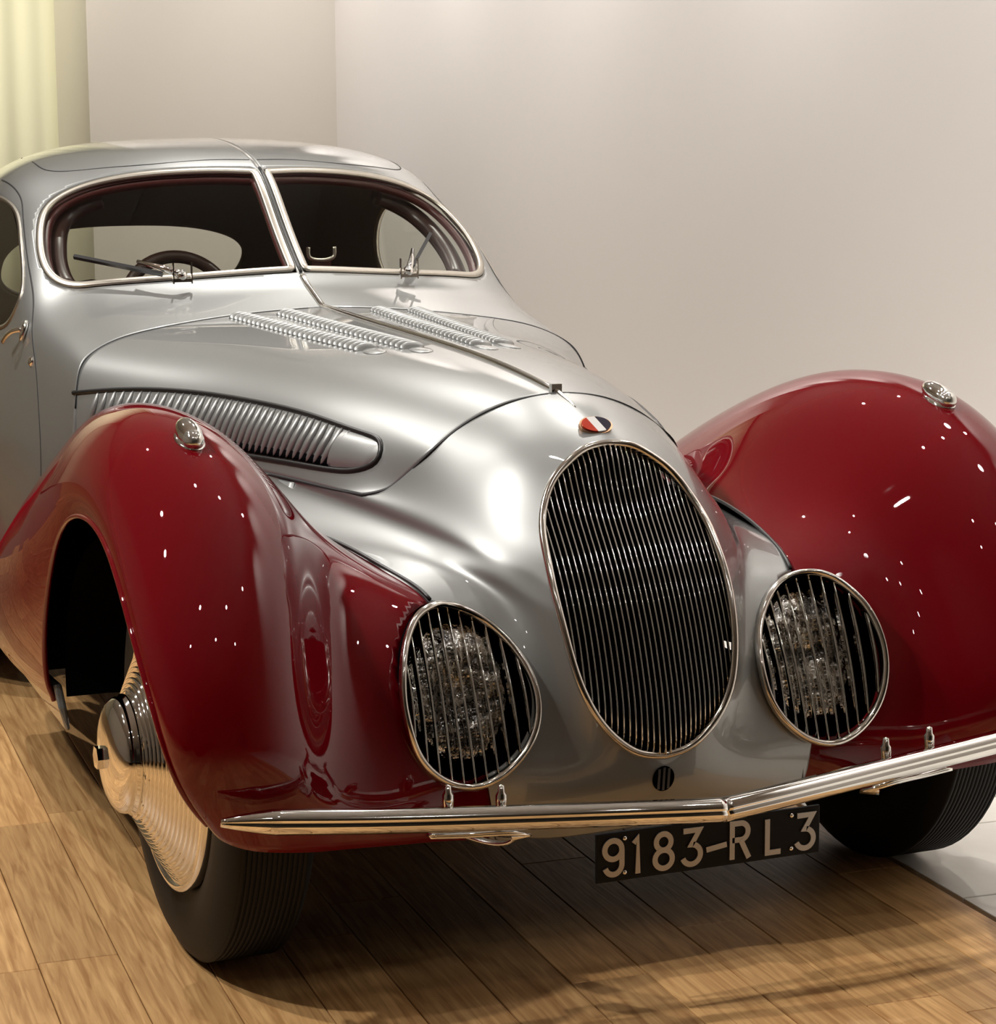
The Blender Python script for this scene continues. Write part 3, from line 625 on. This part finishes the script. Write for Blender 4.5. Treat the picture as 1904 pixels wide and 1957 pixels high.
# --- side vents
VT = A((.285, .815), (.347, .826), (.517, .842), (.765, .851), (.993, .852), (1.183, .846), (1.32, .831))
VB = A((.31, .772), (.379, .767), (.526, .767), (.689, .763), (1.0, .760), (1.16, .758), (1.30, .758))
def side_vent(s):
    sv = empty('side_vent'); sv.parent = car; tag(sv, 'long ribbed vent panel let into the hood side')
    ys = np.linspace(.40, 1.26, 36); zt = np.interp(ys, VT[:, 0], VT[:, 1])+.002; zb = np.interp(ys, VB[:, 0], VB[:, 1])-.001
    for y, a, b in zip(ys, zt, zb):
        zz = np.linspace(b, a, 10); P, N = HOOD.at((1, 2), [(y-.010*math.sin(t*2.2), z) for t, z in zip(np.linspace(0, 1, 10), zz)], jv=(20, 60))
        h = np.sin(np.linspace(.08, math.pi-.02, 10))**.5
        V, F = sweep(P, N, [(-.010, -.002), (.010, -.002), (.0085, .006), (.003, .009), (-.006, .006)], False, np.maximum(h, .25)); obj('vent_rib', *half(V, F, s), SILVER, sv)
    out = np.concatenate([curve(A((1.33, .833), (1.18, .850), (1.0, .857), (.77, .856), (.517, .847), (.347, .830), (.288, .813), (.279, .792), (.31, .771), (.38, .762), (.526, .760), (.689, .756), (1.05, .752)), 120)])
    P, N = HOOD.at((1, 2), out, jv=(20, 60)); V, F = sweep(P, N, circ(.0055, 8, .006)); obj('vent_frame', *half(V, F, s), SEAL, sv)
    q = even(np.stack([ys, zb+.008], 1), 60); P, N = HOOD.at((1, 2), q, jv=(20, 60))
    V, F = sweep(P, N, [(-.008, -.001), (.008, -.001), (.008, .0030), (-.008, .0030)]); obj('vent_shadow_strip', *half(V, F, s), BLACK, sv)  # black strip stands in for the shade in the openings between ribs
    V = []; nu_, nv_ = 16, 13                              # bullet-shaped fairing at the front end
    for a_ in np.linspace(0, 1, nu_):
        y = .405-.118*a_; zt_ = np.interp(y, VT[:, 0], VT[:, 1]); zb_ = np.interp(y, VB[:, 0], VB[:, 1]) if y > .31 else .772+(.31-y)*.95
        q = [(y, zb_+(zt_-zb_)*v_) for v_ in np.linspace(0, 1, nv_)]; P, N = HOOD.at((1, 2), q, jv=(20, 60))
        h_ = .0105*np.sin(math.pi*np.linspace(0.02, .98, nv_))**.55*max(1-a_**2.2, 0)**.6; V.append(P+N*(h_[:, None]-.001))
    o = obj('vent_nose', *half(np.concatenate(V), grid_faces(nu_, nv_), s), SILVER, sv)
both(side_vent)
# --- windscreen frames, panes, seals
def offset_in(poly, d):
    q = np.asarray(poly); T = np.roll(q, -1, 0)-np.roll(q, 1, 0); T /= np.linalg.norm(T, axis=1, keepdims=True); return q+np.stack([-T[:, 1], T[:, 0]], 1)*d
def screen(s):
    ar = 0.5*np.sum(WS[:, 0]*np.roll(WS[:, 1], -1)-np.roll(WS[:, 0], -1)*WS[:, 1]); sg = 1 if ar > 0 else -1
    mid = even(offset_in(WS, sg*.008), 200, True); P, N = CABIN.at((0, 2), mid, iu=(20, 80))
    for _ in range(3): P = (np.roll(P, 1, 0)+2*P+np.roll(P, -1, 0))/4; N = (np.roll(N, 1, 0)+2*N+np.roll(N, -1, 0))/4
    V, F = sweep(P, N, [(-.0095, -.006), (.0095, -.006), (.0095, .0025), (.006, .005), (-.006, .005), (-.0095, .0025)], True)
    fr = obj('windscreen_frame', *half(V, F, s), NICKEL, car)
    V, F = sweep(P-N*.02, N, [(-.012, -.014), (.012, -.014), (.012, .004), (-.012, .004)], True); obj('windscreen_inner_trim', *half(V, F, s), LEATHER, fr)
    k1 = np.where((P[:, 0] > .40) & (P[:, 2] > 1.062) & (P[:, 2] < 1.285))[0]
    if len(k1) > 5:
        kk = k1[np.argsort(P[k1, 2])]; pp = P[kk]-N[kk]*.045+A(-.022, .03, 0)
        V, F = sweep(pp, N[kk], circ(.030, 10, .022)); obj('pillar_trim', *half(V, F, s), mat('pillar_trim_brown', (.035, .014, .012), rough=.35), fr)
    ins = even(offset_in(WS, sg*.010), 120, True); B, NB_ = CABIN.at((0, 2), ins, iu=(20, 80)); c = B.mean(0)
    B = B-NB_*.006; c = B.mean(0); nrm_ = np.linalg.svd(B-c)[2][2]; B = B-((B-c)@nrm_)[:, None]*nrm_
    n = len(B); obj('windscreen_pane', *half(B, [tuple(range(n))], s), GLASS, fr, smooth=False)
both(screen)
P = np.stack([CABIN.at((0, 2), [(.001, z)], iu=(20, 80), jv=(0, 10))[0][0] for z in np.linspace(1.07, 1.318, 20)])*A(0, 1, 1)
V, F = sweep(P, np.tile(A(0, -.6, .8), (20, 1)), [(-.004, -.004), (.004, -.004), (.003, .004), (-.003, .004)]); obj('windscreen_post', V, F, SEAL, car)
def windows(s):
    P, N = CABIN.at((1, 2), even(DW, 140, True), jv=(60, 150)); V, F = sweep(P, N, [(-.006, -.012), (.004, -.012), (.004, .002), (-.006, .002)], True)
    o = obj('door_window_frame', *half(V, F, s), NICKEL, car)
    B = P-N*.006; c = B.mean(0); nrm_ = np.linalg.svd(B-c)[2][2]; B = B-((B-c)@nrm_)[:, None]*nrm_
    obj('door_window_pane', *half(B, [tuple(range(len(B)))], s), GLASS, o, smooth=False)
both(windows)
Pr, Nr = CABIN.at((0, 2), np.abs(even(RW, 140, True)*A(1, 1))*A(1, 1), iu=(150, 230)); rwp = even(RW, 140, True); Pr[:, 0] *= np.sign(rwp[:, 0]+1e-9); Nr[:, 0] *= np.sign(rwp[:, 0]+1e-9)
V, F = tube(Pr, .008, True, 8); o = obj('rear_window_frame', V, F, SEAL, car)
c = Pr.mean(0); n = len(Pr); V = np.concatenate([Pr, [c]]); obj('rear_window_pane', V, [(i, (i+1) % n, n) for i in range(n)], GLASS, o)
# --- door handle and lock (near side and far side)
def handle(s):
    P, N = CABIN.at((1, 2), [(1.75, .942), (1.82, .91), (1.66, .878)], jv=(60, 150))
    h = empty('door_handle'); h.parent = car; h.matrix_local = frame(P[0]*A(s, 1, 1), N[0]*A(s, 1, 1), (0, 0, 1))
    obj('handle_boss', *ellipsoid((0, 0, .006), (.026, .010, .008), 16, 8), CHROME, h)
    V, F = tube(curve(A((.0, 0, .012), (-.008, .022, .022), (-.022, .050, .024), (-.036, .080, .018)), 20), .0065, n=10, up=(0.1, .2, 1)); obj('handle_lever', V, F, CHROME, h)
    k = obj('door_lock', *ellipsoid((0, 0, 0), (.012, .012, .008), 12, 8), CHROME, car); k.matrix_local = frame(P[2]*A(s, 1, 1), N[2]*A(s, 1, 1), (0, 0, 1))
handle(-1)
# --- wipers
def wiper(pivot, elbow, tip, s):
    wp = empty('wiper'); wp.parent = car; tag(wp, 'slim black wiper on chrome bracket, %s pane' % ('far' if s > 0 else 'near'))
    pv, eb, tp_ = A(*pivot), A(*elbow), A(*tip)
    obj('wiper_bracket', *join(box(pv+A(0, 0, -.005), (.045, .016, .008)), box(pv+A(-.022, -.004, .012), (.003, .006, .05)), box(pv+A(.022, -.004, .012), (.003, .006, .05))), CHROME, wp, smooth=False)
    obj('wiper_pivot', *ellipsoid(pv+A(0, 0, .006), (.013, .012, .014), 12, 8), CHROME, wp)
    obj('wiper_arm', *tube(A(pv+A(0, 0, .008), (pv+eb)/2+A(0, -.006, .006), eb), .005, n=8, scale=[2.0, 1.4, .9]), CHROME, wp)
    d = (tp_-pv); b0 = pv+d*.18
    obj('wiper_blade', *sweep(even(A(b0, tp_), 6), np.tile(A(0, -.8, .6), (6, 1)), [(-.0042, -.005), (.0042, -.005), (.0042, .005), (-.0042, .005)]), BLADE, wp, smooth=False)
wiper((-.285, 1.635, 1.062), (-.37, 1.72, 1.10), (-.505, 1.79, 1.112), -1)
wiper((.285, 1.640, 1.060), (.33, 1.73, 1.115), (.405, 1.80, 1.150), 1)
# --- interior
it = empty('interior'); it.parent = car
V, F = sweep(even(A((-.50, 1.86, .975), (0, 1.80, .985), (.50, 1.86, .975)), 20), np.tile(A(0, 0, 1.), (20, 1)), circ(.10, 16, .05)); obj('dashboard', V, F, LEATHER, it)
a = np.linspace(0, 2*math.pi, 60, endpoint=False); sc0 = A(-.19, 2.03, .972); rr = .19
ring = np.stack([sc0[0]+rr*np.cos(a)*.72, sc0[1]+.04*np.sin(a)+0*a, sc0[2]+.125*np.sin(a)], 1)
st = obj('steering_wheel', *tube(ring, .0165, True, 12), WHEELWOOD, it)
obj('steering_spoke', *tube(A((sc0[0]-.13, 2.03, .985), sc0, (sc0[0]+.13, 2.03, .985)), .006), CHROME, st)
obj('steering_column', *tube(A(sc0, (-.19, 1.7, .86)), .02), BLACK, st)
def seat(s):
    se = empty('seat'); se.parent = it
    V, F = ellipsoid((s*.28, 2.62, .72), (.24, .08, .30), 20, 14); obj('seat_back', V, F, LEATHER, se)
    V, F = ellipsoid((s*.28, 2.38, .47), (.25, .28, .09), 20, 10); obj('seat_cushion', V, F, LEATHER, se)
both(seat)
mr_ = empty('dash_mirror'); mr_.parent = it
fr_ = A((-.034, 0, .014), (-.032, 0, -.010), (-.022, 0, -.016), (.022, 0, -.016), (.032, 0, -.010), (.034, 0, .014))+A(.125, 1.83, 1.108)
obj('mirror_frame', *tube(curve(fr_, 30), .005, n=8), NICKEL, mr_); obj('mirror_stalk', *box((.125, 1.84, 1.055), (.05, .02, .07)), LEATHER, mr_, smooth=False)
# --- wheels
def wheel(x, y, s, off=.022, name='wheel'):
    wl = empty(name); wl.parent = car; wl.location = (s*x, y, .354)
    
    prof = [(-.050, .225), (-.070, .25), (-.076, .29), (-.072, .33), (-.062, .350), (-.055, .358)]
    for k in range(-6, 7): prof += [(k*.0082-.0034, .362), (k*.0082+.0026, .362), (k*.0082+.0030, .359), (k*.0082+.0042, .359)]
    prof += [(.055, .358), (.062, .350), (.072, .33), (.076, .29), (.070, .25), (.050, .225)]
    prof = [(a_*1.02, b_ if b_ < .24 else .225+(b_-.225)*.942) for a_, b_ in prof]
    obj('tyre', *lathe(prof, 72, sgn=s), RUBBER, wl, recalc=True)
    obj('rim_ring', *lathe([(.040+off, .232), (.060+off, .236), (.064+off, .228), (.056+off, .222), (.030, .215)], 64, sgn=s), CHROME, wl, recalc=True)
    pr = []; n = 15
    for k in range(n*6+1):
        t = k/(n*6); r = .222-(.222-.092)*t; xx = off+.052+.072*t**.9+.0042*math.sin(2*math.pi*t*n); pr.append((xx, r))
    obj('wheel_disc', *lathe(pr, 72, sgn=s), CHROME, wl, recalc=True)
    cap = obj('hub_cap', *lathe([(off+a_, b_) for a_, b_ in [(.112, .090), (.120, .100), (.127, .101), (.131, .096), (.137, .097), (.145, .094), (.153, .085), (.160, .068), (.165, .043), (.167, .0)]], 56, sgn=s), CHROME, wl, recalc=True)
    V = []; 
    for xx in (.160, .178):
        for k in range(6): V.append((s*(off+xx), .020*math.cos(k*math.pi/3), .020*math.sin(k*math.pi/3)))
    o = obj('hub_nut', np.array(V), [(0, 1, 2, 3, 4, 5), (6, 7, 8, 9, 10, 11)]+[(i, (i+1) % 6, 6+(i+1) % 6, 6+i) for i in range(6)], CHROME, wl, smooth=False, recalc=True)
    for k in range(10):
        t = k*math.pi/5+.2; obj('hub_boss', *ellipsoid((s*(off+.113), .096*math.cos(t), .096*math.sin(t)), (.010, .016, .016), 8, 6), CHROME, wl)
    obj('brake_drum', *lathe([(-.05, .0), (-.05, .2), (.03, .2)], 40, sgn=s), BLACK, wl, recalc=True)
    return wl
for s in (1, -1):
    wheel(.672 if s < 0 else .655, 0.065 if s < 0 else .09, s); wheel(.60, 2.65, s)
